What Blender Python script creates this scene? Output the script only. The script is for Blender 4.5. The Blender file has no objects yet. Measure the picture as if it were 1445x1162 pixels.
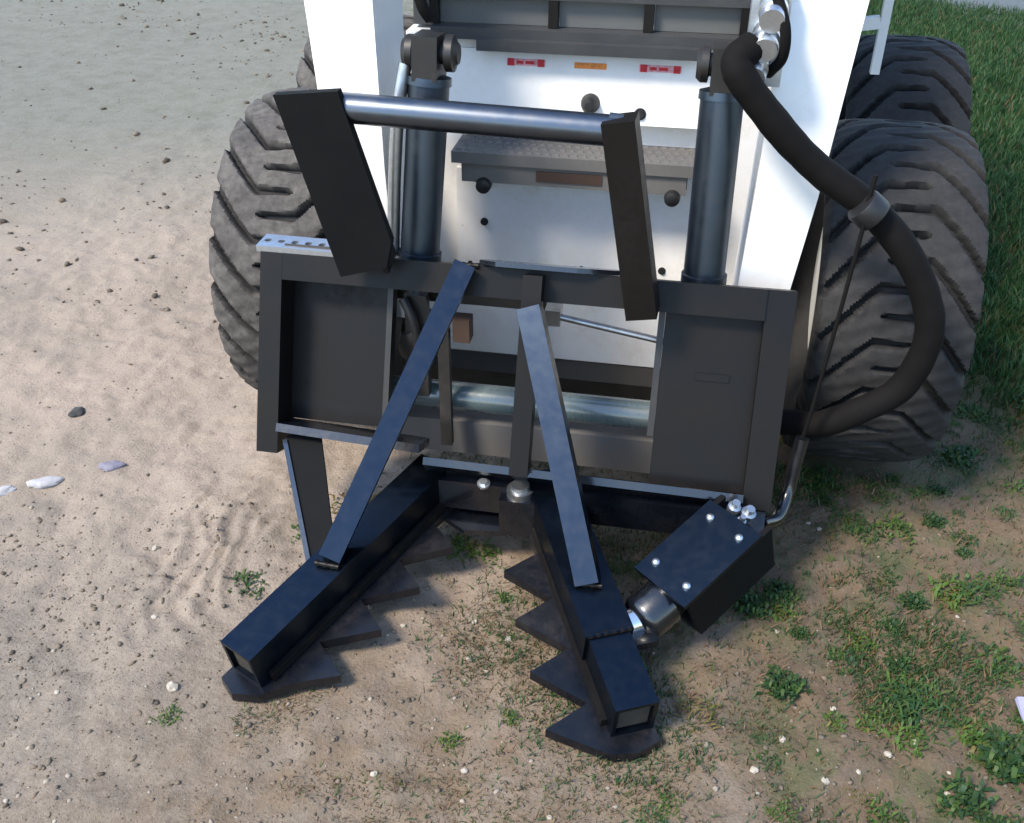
import bpy, bmesh, math, random
import numpy as np
from mathutils import Vector, Matrix
R = math.radians
random.seed(7); np.random.seed(7)

# ------------------------------------------------------------------ camera, light, exposure
sc = bpy.context.scene
COL = sc.collection
cam_d = bpy.data.cameras.new('camera'); cam = bpy.data.objects.new('camera', cam_d); COL.objects.link(cam)
cam.location = (0.304, -1.805, 1.56); cam.rotation_euler = (R(56), 0, R(10.5))
cam_d.sensor_width = 36; cam_d.lens = 34.88; cam_d.clip_end = 600; cam_d.clip_start = .05
sc.camera = cam
SUN_DIR = Vector((-.47, -.46, .80)).normalized()          # towards the sun: left, a little to the camera's side
world = bpy.data.worlds.new('World'); sc.world = world; world.use_nodes = True
wn = world.node_tree.nodes; wl = world.node_tree.links
sky = wn.new('ShaderNodeTexSky'); sky.sky_type = 'NISHITA'; sky.sun_disc = False
sky.sun_elevation = math.asin(SUN_DIR.z); sky.sun_rotation = math.atan2(SUN_DIR.x, SUN_DIR.y)
sky.air_density = 1.15; sky.dust_density = .6; sky.ozone_density = 2.4
wl.new(sky.outputs[0], wn['Background'].inputs[0]); wn['Background'].inputs[1].default_value = .10
sun_d = bpy.data.lights.new('sun', 'SUN'); sun = bpy.data.objects.new('sun', sun_d); COL.objects.link(sun)
sun_d.energy = 1.5; sun_d.angle = R(14); sun_d.color = (1, .90, .76)
sun.rotation_euler = SUN_DIR.to_track_quat('Z', 'Y').to_euler()
sc.view_settings.view_transform = 'Standard'; sc.view_settings.look = 'None'
sc.view_settings.exposure = 2.0; sc.view_settings.gamma = 1

# ------------------------------------------------------------------ helpers
def V(*a): return Vector(a[0]) if len(a) == 1 else Vector(a)

class Nd:
    """small node-graph writer"""
    def __init__(s, name):
        s.m = bpy.data.materials.new(name); s.m.use_nodes = True
        s.t = s.m.node_tree; s.n = s.t.nodes; s.l = s.t.links
        s.b = s.n['Principled BSDF']; s.tc = s.n.new('ShaderNodeTexCoord')
    def noise(s, scale, detail=4, rough=.55, vec=None, dist=0):
        n = s.n.new('ShaderNodeTexNoise'); n.inputs['Scale'].default_value = scale
        n.inputs['Detail'].default_value = detail; n.inputs['Roughness'].default_value = rough
        n.inputs['Distortion'].default_value = dist
        s.l.new(vec or s.tc.outputs['Object'], n.inputs['Vector']); return n.outputs['Fac']
    def voro(s, scale, feature='F1', out='Distance', vec=None):
        n = s.n.new('ShaderNodeTexVoronoi'); n.feature = feature; n.inputs['Scale'].default_value = scale
        s.l.new(vec or s.tc.outputs['Object'], n.inputs['Vector']); return n.outputs[out]
    def ramp(s, fac, stops, interp='LINEAR'):
        n = s.n.new('ShaderNodeValToRGB'); n.color_ramp.interpolation = interp
        e = n.color_ramp.elements
        while len(e) < len(stops): e.new(.5)
        for k, (p, c) in enumerate(stops):
            e[k].position = p; e[k].color = (c, c, c, 1) if not hasattr(c, '__len__') else (*c, 1)
        s.l.new(fac, n.inputs[0]); return n.outputs[0]
    def mix(s, fac, a, b, mode='MIX'):
        n = s.n.new('ShaderNodeMix'); n.data_type = 'RGBA'; n.blend_type = mode
        for i, v in ((0, fac), (6, a), (7, b)):
            if isinstance(v, (int, float)): n.inputs[i].default_value = v
            elif isinstance(v, (tuple, list)): n.inputs[i].default_value = (*v, 1)
            else: s.l.new(v, n.inputs[i])
        return n.outputs[2]
    def math(s, op, a, b=0.):
        n = s.n.new('ShaderNodeMath'); n.operation = op
        for i, v in ((0, a), (1, b)):
            if isinstance(v, (int, float)): n.inputs[i].default_value = v
            else: s.l.new(v, n.inputs[i])
        return n.outputs[0]
    def sep(s, src='Object'):
        n = s.n.new('ShaderNodeSeparateXYZ'); s.l.new(s.tc.outputs[src], n.inputs[0]); return n.outputs
    def maprange(s, v, a, b, c=0., d=1.):
        n = s.n.new('ShaderNodeMapRange'); n.interpolation_type = 'SMOOTHSTEP'
        s.l.new(v, n.inputs[0])
        for i, k in enumerate((a, b, c, d)): n.inputs[i + 1].default_value = k
        return n.outputs[0]
    def bump(s, h, strength=.3, dist=.002):
        n = s.n.new('ShaderNodeBump'); n.inputs['Strength'].default_value = strength; n.inputs['Distance'].default_value = dist
        s.l.new(h, n.inputs['Height']); s.l.new(n.outputs[0], s.b.inputs['Normal'])
    def set(s, **k):
        for key, v in k.items():
            key = {'base': 'Base Color', 'rough': 'Roughness', 'metal': 'Metallic', 'spec': 'Specular IOR Level', 'coat': 'Coat Weight',
                   'coatr': 'Coat Roughness', 'emit': 'Emission Color', 'trans': 'Transmission Weight', 'sss': 'Subsurface Weight'}.get(key, key)
            i = s.b.inputs[key]
            if isinstance(v, (tuple, list)): i.default_value = (*v, 1)
            elif isinstance(v, (int, float)): i.default_value = v
            else: s.l.new(v, i)
        return s.m

def mat_paint(name, col, rough=.3, dust=.25, dustcol=(.30, .27, .23), spec=.5, chips=None, coat=0., coatior=1.5):
    k = Nd(name)
    n1 = k.noise(7, 6, .6); n2 = k.noise(60, 5, .65); n3 = k.noise(220, 2)
    d = k.math('MULTIPLY', k.ramp(n1, [(.40, 0.), (.72, 1.)]), k.ramp(n2, [(.35, .2), (.75, 1.)]))
    c = k.mix(k.math('MULTIPLY', d, dust), col, dustcol)
    if chips:
        c = k.mix(k.ramp(k.noise(34, 6, .7, dist=.6), [(.70, 0.), (.74, 1.)]), c, chips)
    k.bump(k.math('ADD', k.math('MULTIPLY', n3, .4), n2), .12, .0012)
    return k.set(base=c, rough=k.math('ADD', k.math('MULTIPLY', d, .35), rough), spec=spec, coat=coat, coatr=.10, **{'Coat IOR': coatior})

M = {}
M['black'] = mat_paint('black_gloss_paint', (.0028, .0038, .0065), .22, .012, spec=.55, coat=.75, coatior=1.5)
M['black_plate'] = mat_paint('black_plate_paint', (.0062, .0052, .0046), .38, .030, (.14, .11, .09), spec=.20)
M['black_shaded'] = mat_paint('shaded_black_paint', (.004, .0045, .005), .62, .012, spec=.12)  # matt copy of the black paint, imitates faces left in shade
M['satin'] = mat_paint('steel_blue_paint', (.016, .025, .040), .20, .08, (.10, .09, .08), spec=.7, coat=.8)
M['black_soil'] = mat_paint('soiled_black_paint', (.0032, .0042, .007), .25, .15, (.13, .10, .07), spec=.5)
M['tube'] = mat_paint('teal_grey_tube_paint', (.07, .10, .105), .22, .35, (.16, .13, .11), spec=.8, coat=.6)
M['earth_cap'] = mat_paint('packed_dirt', (.045, .040, .034), .9, .6, (.13, .11, .09), spec=.1)
M['black_dirty'] = mat_paint('dirty_black_paint', (.012, .011, .010), .46, .35, (.12, .09, .065), chips=(.09, .04, .022))
M['white'] = mat_paint('white_machine_paint', (.82, .82, .80), .32, .34, (.48, .40, .30), chips=None)
M['white_dirty'] = mat_paint('stained_white_paint', (.80, .79, .77), .38, .55, (.50, .38, .25), chips=(.33, .24, .16))
M['grey'] = mat_paint('grey_cab_paint', (.035, .037, .04), .42, .3, (.11, .105, .085))
M['grey_panel'] = mat_paint('grey_cab_panel', (.085, .088, .088), .45, .3, (.14, .135, .10))
M['step'] = mat_paint('worn_step_metal', (.11, .105, .10), .55, .55, (.19, .165, .14), chips=(.08, .045, .035))
M['rust'] = mat_paint('rusty_steel', (.045, .024, .016), .75, .5, (.10, .065, .04))
M['hub'] = mat_paint('wheel_rim_paint', (.62, .62, .60), .45, .5, (.38, .33, .27))
def metal(name, col, rough, dust=.2):
    k = Nd(name); n = k.noise(40, 5, .6)
    c = k.mix(k.math('MULTIPLY', k.ramp(n, [(.45, 0.), (.75, 1.)]), dust), col, (.16, .13, .10))
    return k.set(base=c, metal=1., rough=k.math('ADD', k.math('MULTIPLY', n, .25), rough))
M['steel'] = metal('bare_steel_tube', (.42, .43, .44), .28, .5)
M['zinc'] = metal('zinc_plate', (.62, .66, .70), .3, .35)
M['bar'] = metal('polished_dark_steel', (.11, .13, .16), .22, .2)
M['sky_steel'] = metal('sky_tinted_steel', (.030, .042, .062), .22, .05)  # for the braces: blue of the reflected sky put into the colour
M['cylinder'] = metal('steel_blue_cylinder', (.070, .088, .112), .28, .15)
M['sky_black'] = metal('sky_tinted_black_paint', (.022, .034, .052), .24, .06)  # black paint with the sky's blue reflection mixed into its colour
M['chrome'] = metal('chrome_rod', (.86, .86, .87), .08, .05)
k = Nd('rubber_hose'); n = k.noise(90, 4); n2 = k.noise(9, 3)
M['hose'] = k.set(base=k.mix(k.math('MULTIPLY', n2, .5), (.004, .0036, .0036), (.011, .0095, .0088)), rough=.8, spec=.12); 
k.bump(k.noise(260, 2), .25, .001)
def tyre_mat(name, tread_tint):
    k = Nd(name)
    gz = k.sep('Object')
    n = k.noise(8, 6, .65); n2 = k.noise(55, 5, .7)
    dst = k.math('MULTIPLY', k.ramp(n, [(.25, .35), (.7, 1.)]), k.ramp(n2, [(.3, .35), (.7, 1.)]))
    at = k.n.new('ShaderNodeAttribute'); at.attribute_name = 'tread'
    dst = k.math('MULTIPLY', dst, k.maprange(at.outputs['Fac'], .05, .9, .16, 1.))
    k.set(base=k.mix(dst, (.009, .009, .0095), tread_tint), rough=.8, spec=.3)
    k.bump(n2, .35, .002)
    return k.m
M['tyre'] = tyre_mat('tyre_rubber_pale', (.135, .122, .110)); M['tyre_dark'] = tyre_mat('tyre_rubber', (.040, .038, .037))  # paler tread for the left wheels, darker for the right
for nm, c, r in (('red', (.62, .03, .045), .5), ('orange', (.85, .26, .03), .5), ('pink', (.80, .40, .42), .5), ('dark', (.012, .012, .013), .5), ('grip', (.028, .028, .03), .8)):
    k = Nd('decal_' + nm if nm in ('red', 'orange', 'pink') else nm + '_rubber'); k.set(base=k.mix(k.ramp(k.noise(120, 3), [(.45, 0.), (.6, 1.)]), c, tuple(v * .75 for v in c)), rough=r); M[nm] = k.m
k = Nd('cab_glass'); M['glass'] = k.set(base=(.03, .035, .04), rough=.06, spec=.8)

def finish(bm, name, mat, parent=None, bevel=0., smooth=None, seg=2):
    if bevel:
        es = [e for e in bm.edges if len(e.link_faces) == 2 and e.calc_face_angle(0) > R(35)]
        bmesh.ops.bevel(bm, geom=es, offset=bevel, segments=seg, profile=.6, affect='EDGES', clamp_overlap=True)
    bmesh.ops.recalc_face_normals(bm, faces=bm.faces)
    me = bpy.data.meshes.new(name); bm.to_mesh(me); bm.free()
    mats = mat if isinstance(mat, (list, tuple)) else [mat]
    for m in mats: me.materials.append(m)
    if smooth is not None:
        me.polygons.foreach_set('use_smooth', [True] * len(me.polygons))
        me.set_sharp_from_angle(angle=R(smooth))
    o = bpy.data.objects.new(name, me); COL.objects.link(o)
    if parent: o.parent = parent
    return o
def B(): return bmesh.new()
def hexa(bm, p):
    """8 corners: 0-3 one face in order, 4-7 the opposite face"""
    v = [bm.verts.new(q) for q in p]
    for f in ((0, 1, 2, 3), (7, 6, 5, 4), (0, 4, 5, 1), (1, 5, 6, 2), (2, 6, 7, 3), (3, 7, 4, 0)): bm.faces.new([v[i] for i in f])
    return v
def box(bm, x0, x1, y0, y1, z0, z1):
    return hexa(bm, [(x0, y0, z0), (x1, y0, z0), (x1, y1, z0), (x0, y1, z0), (x0, y0, z1), (x1, y0, z1), (x1, y1, z1), (x0, y1, z1)])
def bar(bm, p0, p1, w, h, side=None, w1=None, h1=None):
    """square bar from p0 to p1; side = rough direction of its width"""
    p0, p1 = V(p0), V(p1); ax = (p1 - p0).normalized()
    s = V(side) if side is not None else ax.cross(V(0, 0, 1))
    s = (s - ax * s.dot(ax)).normalized(); u = s.cross(ax)
    w1 = w1 or w; h1 = h1 or h
    def ring(p, a, b): return [p - s * a / 2 - u * b / 2, p + s * a / 2 - u * b / 2, p + s * a / 2 + u * b / 2, p - s * a / 2 + u * b / 2]
    return hexa(bm, ring(p0, w, h) + ring(p1, w1, h1))
def hollow(bm, p0, p1, w, h, side, t, depth):
    """square tube, open at p1"""
    p0, p1 = V(p0), V(p1); ax = (p1 - p0).normalized(); s = V(side); s = (s - ax * s.dot(ax)).normalized(); u = s.cross(ax)
    def ring(p, a, b): return [bm.verts.new(p + s * i * a / 2 + u * j * b / 2) for i, j in ((-1, -1), (1, -1), (1, 1), (-1, 1))]
    a = ring(p0, w, h); b = ring(p1, w, h); c = ring(p1, w - 2 * t, h - 2 * t); d = ring(p1 - ax * depth, w - 2 * t, h - 2 * t)
    bm.faces.new(a); bm.faces.new(d)
    for q, r in ((a, b), (b, c), (c, d)):
        for i in range(4): bm.faces.new([q[i], q[(i + 1) % 4], r[(i + 1) % 4], r[i]])
def poly(bm, pts, off):
    """flat polygon thickened by the vector off"""
    off = V(off); a = [bm.verts.new(p) for p in pts]; b = [bm.verts.new(V(p) + off) for p in pts]
    bm.faces.new(a); bm.faces.new(b[::-1])
    for i in range(len(a)): bm.faces.new([a[i], a[(i + 1) % len(a)], b[(i + 1) % len(a)], b[i]])
def cyl(bm, p0, p1, r0, r1=None, n=20, caps=True):
    p0, p1 = V(p0), V(p1); r1 = r0 if r1 is None else r1
    q = (p1 - p0).to_track_quat('Z', 'Y'); rings = []
    for p, r in ((p0, r0), (p1, r1)):
        rings.append([bm.verts.new(p + q @ V(r * math.cos(2 * math.pi * i / n), r * math.sin(2 * math.pi * i / n), 0)) for i in range(n)])
    for i in range(n): bm.faces.new([rings[0][i], rings[0][(i + 1) % n], rings[1][(i + 1) % n], rings[1][i]])
    if caps: bm.faces.new(rings[0][::-1]); bm.faces.new(rings[1])
def lathe(bm, p0, p1, prof, n=24):
    """profile [(t along p0->p1, radius)]"""
    p0, p1 = V(p0), V(p1); q = (p1 - p0).to_track_quat('Z', 'Y'); rings = []
    for t, r in prof:
        rings.append([bm.verts.new(p0 + (p1 - p0) * t + q @ V(r * math.cos(2 * math.pi * i / n), r * math.sin(2 * math.pi * i / n), 0)) for i in range(n)])
    for a, b in zip(rings, rings[1:]):
        for i in range(n): bm.faces.new([a[i], a[(i + 1) % n], b[(i + 1) % n], b[i]])
    bm.faces.new(rings[0][::-1]); bm.faces.new(rings[-1])
def smooth_path(pts, n=10):
    pts = [V(p) for p in pts]; P = [pts[0] * 2 - pts[1]] + pts + [pts[-1] * 2 - pts[-2]]; out = []
    for i in range(1, len(P) - 2):
        a, b, c, d = P[i - 1:i + 3]
        for j in range(n):
            t = j / n
            out.append(.5 * ((2 * b) + (c - a) * t + (2 * a - 5 * b + 4 * c - d) * t * t + (3 * b - a - 3 * c + d) * t ** 3))
    return out + [pts[-1]]
def tube(bm, path, r, n=14, rf=None):
    rings = []; up = V(0, 0, 1)
    for i, p in enumerate(path):
        d = (path[min(i + 1, len(path) - 1)] - path[max(i - 1, 0)]).normalized()
        s = d.cross(up)
        s = s.normalized() if s.length > 1e-3 else V(1, 0, 0)
        u = s.cross(d); up = u; rr = r if rf is None else rf(i / len(path)) * r
        rings.append([bm.verts.new(p + (s * math.cos(2 * math.pi * j / n) + u * math.sin(2 * math.pi * j / n)) * rr) for j in range(n)])
    for a, b in zip(rings, rings[1:]):
        for j in range(n): bm.faces.new([a[j], a[(j + 1) % n], b[(j + 1) % n], b[j]])
    bm.faces.new(rings[0][::-1]); bm.faces.new(rings[-1])
def bolt(bm, p, nrm, r=.009, h=.007):
    nrm = V(nrm).normalized(); cyl(bm, V(p) - nrm * .002, V(p) + nrm * h * .35, r * 1.45, n=16); cyl(bm, V(p) + nrm * h * .2, V(p) + nrm * h, r, n=6)
def weld(bm, p0, p1, r=.006):
    """rippled weld bead"""
    p0, p1 = V(p0), V(p1); n = max(3, int((p1 - p0).length / .005)); path = [p0.lerp(p1, i / n) for i in range(n + 1)]
    tube(bm, path, r, 8, lambda t: 1 + .16 * math.sin(t * n * 2.1) + random.uniform(-.08, .08))
def thing(name, label, cat, loc=(0, 0, 0), group=None, rz=0):
    o = bpy.data.objects.new(name, None); COL.objects.link(o); o.location = loc; o.rotation_euler = (0, 0, rz)
    o['label'] = label; o['category'] = cat
    if group: o['group'] = group
    return o

# ------------------------------------------------------------------ noise and terrain
def vnoise(x, y, seed=0):
    xi = np.floor(x).astype(np.int64); yi = np.floor(y).astype(np.int64); fx = x - xi; fy = y - yi
    fx = fx * fx * (3 - 2 * fx); fy = fy * fy * (3 - 2 * fy)
    def h(a, b):
        n = (a * 374761393 + b * 668265263 + seed * 1442695041) & 0xffffffff
        n = ((n ^ (n >> 13)) * 1274126177) & 0xffffffff
        return ((n ^ (n >> 16)) & 0xffff) / 65535.
    return (h(xi, yi) * (1 - fx) + h(xi + 1, yi) * fx) * (1 - fy) + (h(xi, yi + 1) * (1 - fx) + h(xi + 1, yi + 1) * fx) * fy - .5
def fbm(x, y, f, o=4, seed=0, g=.5):
    s = 0.; a = 1.
    for i in range(o): s = s + a * vnoise(x * f + 17.3 * i, y * f - 9.1 * i, seed + i); f *= 2.03; a *= g
    return s
def sstep(v, a, b):
    t = np.clip((v - a) / (b - a), 0, 1); return t * t * (3 - 2 * t)
def lawn_mask(x, y):                       # closed grass cover, right and behind
    w = .35 * fbm(x, y, 1.6, 3, 40)
    return sstep(x + .25 * (y - .8) + w, 1.0, 1.5) * sstep(y + .6 * (x - 1.2) + w, .45, 1.2) * (1 - sstep(y + .55 * (x - 2.6) + .3 * w, 5.6, 6.1))
def weed_mask(x, y):                       # scattered weeds on dirt, right foreground
    w = .3 * fbm(x, y, 2.2, 3, 50)
    return sstep(x + .35 * y + w, -.35, .45) * (1 - .6 * sstep(-y + .2 * x, .55, .95))
def ground_h(x, y):
    x = np.asarray(x, float); y = np.asarray(y, float)
    near = np.exp(-((x / 3.2) ** 2 + ((y - .5) / 3.2) ** 2))
    h = .045 * fbm(x, y, .55, 3, 1) * sstep(np.hypot(x, y), .9, 3.) + .027 * fbm(x, y, 3.1, 4, 5) * (.35 + .65 * near) + .013 * near * fbm(x, y, 17., 4, 9, .62)
    # scrub marks left by a turning tyre: concentric ridges left of the strut
    r = np.hypot(x + .42, (y + .24) * 1.1); ang = np.arctan2(y + .24, x + .42)
    band = sstep(r, .16, .24) * (1 - sstep(r, .40, .52)) * sstep(np.abs(ang), 1.9, 2.5)
    h = h + .0042 * band * (.4 + 1.6 * (vnoise(x * 6, y * 6, 23) + .5)) * np.sin(r * 2 * math.pi / .052 + 16 * fbm(x, y, 4., 3, 21)) + .006 * band + .010 * band * fbm(x, y, 24., 4, 27, .7)
    # faint wheel tracks running back on the left
    t = np.exp(-((x + .95 + .10 * np.sin(y * .9)) / .16) ** 2); h = h - .010 * t * sstep(y, -.2, .6)
    h = h + .02 * (weed_mask(x, y)) * np.maximum(fbm(x, y, 6., 3, 31), -.05)
    # the machine's weight keeps the dirt level under wheels and jaws
    for px, py, rr in ((.775, .55, .26), (-.632, .55, .26), (.90, 1.41, .26), (-.76, 1.41, .26), (-.44, -.58, .16), (.28, -.58, .17)):
        k = np.exp(-((x - px) ** 2 + (y - py) ** 2) / rr ** 2); h = h * (1 - .92 * k)
    return h - .004

def axis_pts(a, b, step, far, grow=1.18):
    c = list(np.arange(a, b + 1e-6, step)); s = step; v = b
    while v < far: s *= grow; v += s; c.append(v)
    s = step; v = a; lo = []
    while v > -far: s *= grow; v -= s; lo.append(v)
    return np.array(lo[::-1] + c)
gx = axis_pts(-2.1, 2.1, .0105, 240); gy = axis_pts(-1.15, 2.4, .0105, 240)
X, Y = np.meshgrid(gx, gy); Z = ground_h(X, Y)
far = np.maximum(np.abs(X), np.abs(Y)); Z = np.where(far > 12, Z * np.exp(-(far - 12) / 8), Z)
nx, ny = len(gx), len(gy)
co = np.stack([X, Y, Z], -1).reshape(-1, 3).astype(np.float32)
ii = np.arange(nx * ny).reshape(ny, nx)
q = np.stack([ii[:-1, :-1], ii[:-1, 1:], ii[1:, 1:], ii[1:, :-1]], -1).reshape(-1, 4).astype(np.int32)
def np_mesh(name, verts, faces, mats, smooth=True):
    me = bpy.data.meshes.new(name); nf, k = faces.shape
    me.vertices.add(len(verts)); me.vertices.foreach_set('co', np.asarray(verts, np.float32).ravel())
    me.loops.add(nf * k); me.loops.foreach_set('vertex_index', faces.astype(np.int32).ravel())
    me.polygons.add(nf); me.polygons.foreach_set('loop_start', np.arange(0, nf * k, k, dtype=np.int32))
    me.polygons.foreach_set('loop_total', np.full(nf, k, np.int32))
    me.update(calc_edges=True); me.validate()
    if smooth: me.polygons.foreach_set('use_smooth', np.ones(len(me.polygons), bool))
    for m in mats: me.materials.append(m)
    return me

k = Nd('dirt_ground')
pos = k.sep('Object')
vx, vy = pos[0], pos[1]
big = k.noise(1.3, 5, .6); mid = k.noise(7, 6, .62); fine = k.noise(46, 6, .7); grit = k.noise(170, 4, .75); pat = k.noise(2.6, 5, .6, dist=.4)
sand = k.mix(k.ramp(mid, [(.3, 0.), (.7, 1.)]), (.305, .248, .192), (.238, .200, .160))
sand = k.mix(k.ramp(big, [(.38, 0.), (.62, 1.)]), sand, (.325, .262, .208))
grav = k.mix(k.ramp(fine, [(.35, 0.), (.65, 1.)]), (.112, .095, .074), (.232, .202, .164))
# worn gravelly soil towards the camera, greyer far away on the left, darker earth to the right
fore = k.maprange(k.math('ADD', k.math('MULTIPLY', vy, -1.), k.math('MULTIPLY', k.math('SUBTRACT', pat, .5), 1.6)), .05, .75)
c = k.mix(k.math('MULTIPLY', fore, .62), sand, grav)
farg = k.maprange(k.math('ADD', vy, k.math('MULTIPLY', vx, -.25)), 1.0, 3.6)
blot = k.ramp(k.noise(8.5, 6, .8), [(.38, 1.), (.56, 0.)])
c = k.mix(k.math('MULTIPLY', farg, .85), c, k.mix(k.math('MULTIPLY', blot, .5), (.165, .172, .145), (.085, .094, .066)))
right = k.maprange(k.math('ADD', k.math('ADD', vx, k.math('MULTIPLY', vy, .35)), k.math('MULTIPLY', k.math('SUBTRACT', pat, .5), .9)), .10, .52)
earth = k.mix(k.ramp(fine, [(.3, 0.), (.7, 1.)]), (.050, .042, .033), (.108, .092, .074))
c = k.mix(k.math('MULTIPLY', right, .88), c, earth)
thatch = k.maprange(k.math('ADD', k.math('ADD', vx, k.math('MULTIPLY', vy, .35)), k.math('MULTIPLY', k.math('SUBTRACT', mid, .5), .8)), 1.15, 1.6)
c = k.mix(k.math('MULTIPLY', thatch, .85), c, k.mix(fine, (0.020, 0.037, 0.010), (0.035, 0.060, 0.018)))
midz = k.math('MULTIPLY', k.maprange(k.math('ADD', k.math('MULTIPLY', vy, -.6), vx), -.45, .25), k.ramp(k.noise(9, 5, .7), [(.30, .25), (.62, .9)]))
c = k.mix(k.math('MULTIPLY', midz, .8), c, k.mix(k.noise(24, 5, .7), (.165, .092, .050), (.150, .122, .072)))
moss = k.math('MULTIPLY', k.maprange(k.math('ADD', vx, k.math('MULTIPLY', vy, .5)), -.25, .5), k.ramp(k.noise(6.5, 5, .7, dist=.5), [(.50, 0.), (.64, 1.)]))
c = k.mix(k.math('MULTIPLY', moss, .6), c, k.mix(fine, (.035, .060, .020), (.085, .115, .045)))
red = k.ramp(k.noise(3.1, 4, .6), [(.56, 0.), (.7, 1.)])
c = k.mix(k.math('MULTIPLY', k.math('MULTIPLY', red, .36), k.maprange(vx, -.35, .1)), c, (.19, .105, .07))
c = k.mix(k.ramp(grit, [(.30, .75), (.45, 0.)]), c, (0.065, 0.055, 0.045))
c = k.mix(k.ramp(grit, [(.60, 0.), (.72, .65)]), c, (0.260, 0.240, 0.210))
k.bump(k.math('ADD', k.math('MULTIPLY', fine, 1.), k.math('MULTIPLY', grit, .55)), .75, .008)
k.set(base=c, rough=.95, spec=.15); M['ground'] = k.m
gme = np_mesh('ground', co, q, [M['ground']])
ground = bpy.data.objects.new('ground', gme); COL.objects.link(ground); ground['kind'] = 'structure'

# grey gravel road, far top right
k = Nd('gravel_road'); fine = k.noise(30, 6, .7)
k.bump(fine, .6, .01); M['road'] = k.set(base=k.mix(fine, (.06, .075, .08), (.11, .125, .13)), rough=.95)
nxr, nyr = 90, 30
u = np.linspace(1.2, 16, nxr); v = np.linspace(0, 1, nyr); UU, VV = np.meshgrid(u, v)
edge = 5.95 - 1.2 * (UU - 1.8) * np.exp(-np.maximum(UU - 2.2, 0) * .35) + .10 * fbm(UU, UU * 0, 1.3, 3, 77)
YY = edge + VV * 5.5
Zr = ground_h(UU, YY) + .006 + .012 * np.sin(np.clip(VV, 0, 1) * math.pi)
Zr = np.where((VV < .001), Zr - .02, Zr)
qi = np.arange(nxr * nyr).reshape(nyr, nxr)
rf = np.stack([qi[:-1, :-1], qi[:-1, 1:], qi[1:, 1:], qi[1:, :-1]], -1).reshape(-1, 4)
road = bpy.data.objects.new('gravel_road', np_mesh('gravel_road', np.stack([UU, YY, Zr], -1).reshape(-1, 3), rf, [M['road']])); COL.objects.link(road); road['kind'] = 'structure'

# ------------------------------------------------------------------ skid steer
ss = thing('skid_steer', 'white skid steer loader seen from the front with big lugged tyres', 'skid steer', (.05, 1.05, 0))
ss_inv = V(.05, 1.05, 0)
def sspart(bm, name, mat, parent=None, **kw):
    o = finish(bm, name, mat, None, **kw); o.parent = parent or ss
    if parent is None: o.location = -ss_inv
    return o

# --- tyre as one moulded surface with chevron lugs
TR, TW = .42, .33
def tyre_mesh():
    nt, nlug = 528, 22
    s_ = np.concatenate([np.linspace(-1, 1, 61)])
    prof = []; crown = []
    # sidewall in, tread across, sidewall out: (axial x, radius, is_tread s or nan)
    for xx, rr in ((-.10, .235), (-.135, .25), (-.158, .285), (-.166, .325), (-.164, .36)): prof.append((xx, rr, None))
    for s in s_: prof.append((s * .160, TR - .020 * abs(s) ** 4 - .003, s))
    for xx, rr in ((.164, .36), (.166, .325), (.158, .285), (.135, .25), (.10, .235)): prof.append((xx, rr, None))
    th = np.linspace(0, 2 * math.pi, nt, endpoint=False)
    P = np.zeros((len(prof), nt, 3)); T = np.zeros((len(prof), nt))
    pitch = 2 * math.pi / nlug
    for i, (xx, rr, s) in enumerate(prof):
        if s is None:
            # lug ends wrap on to the shoulder
            side = 1 if xx > 0 else -1
            if abs(xx) >= .163 and rr > .35:
                g = lugs(th, side * 1.0, pitch); r = np.full(nt, rr); x = xx + side * .009 * (1 - g) - side * .004; T[i] = .35 + .5 * (1 - g)
            else: r = np.full(nt, rr); x = np.full(nt, xx); T[i] = .45
        else:
            g = lugs(th, s, pitch)                 # 0 on a lug, 1 in a groove
            r = rr - .023 * g + .0012 * np.sin(th * 61 + s * 9) * (1 - g)
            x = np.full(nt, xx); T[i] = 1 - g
        P[i, :, 0] = x; P[i, :, 1] = r * np.cos(th); P[i, :, 2] = r * np.sin(th)
    idx = np.arange(len(prof) * nt).reshape(len(prof), nt); nxt = np.roll(idx, -1, 1)
    f = np.stack([idx[:-1], nxt[:-1], nxt[1:], idx[1:]], -1).reshape(-1, 4)
    me = np_mesh('tyre', P.reshape(-1, 3), f, [M['tyre']])
    me.set_sharp_from_angle(angle=R(50))
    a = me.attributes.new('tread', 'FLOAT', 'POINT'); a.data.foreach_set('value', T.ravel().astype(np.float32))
    return me
def lugs(th, s, pitch):
    """groove amount: lug bars run level past the centre, then sweep round to the shoulder; the two sides alternate"""
    def groove(side):
        t = s * side                                # >0 on this groove's own side
        sweep = 1.25 * max(t - .30, 0) ** 1.15 * pitch * 1.35
        ph = ((th - sweep + (0 if side > 0 else pitch / 2)) / pitch) % 1.0
        d = np.abs(ph - .5)
        half = .066 + .050 * max(t, 0) if t > 0 else .066 * math.sqrt(max(0, 1 - (t / .24) ** 2))
        return np.clip((half - d) / .035 + .5, 0, 1) if t > -.24 else np.zeros_like(th)
    return np.maximum(groove(1), groove(-1))
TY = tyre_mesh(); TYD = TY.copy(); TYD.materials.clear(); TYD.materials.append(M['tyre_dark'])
def rim_bm():
    bm = B(); lathe(bm, (-.11, 0, 0), (.12, 0, 0), [(0, .10), (.02, .237), (.12, .25), (.2, .225), (.75, .225), (.85, .25), (1, .24), (.98, .205), (.7, .17), (.62, .06), (.75, .05), (.75, .01)], 36)
    return bm
rimo = None
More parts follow.
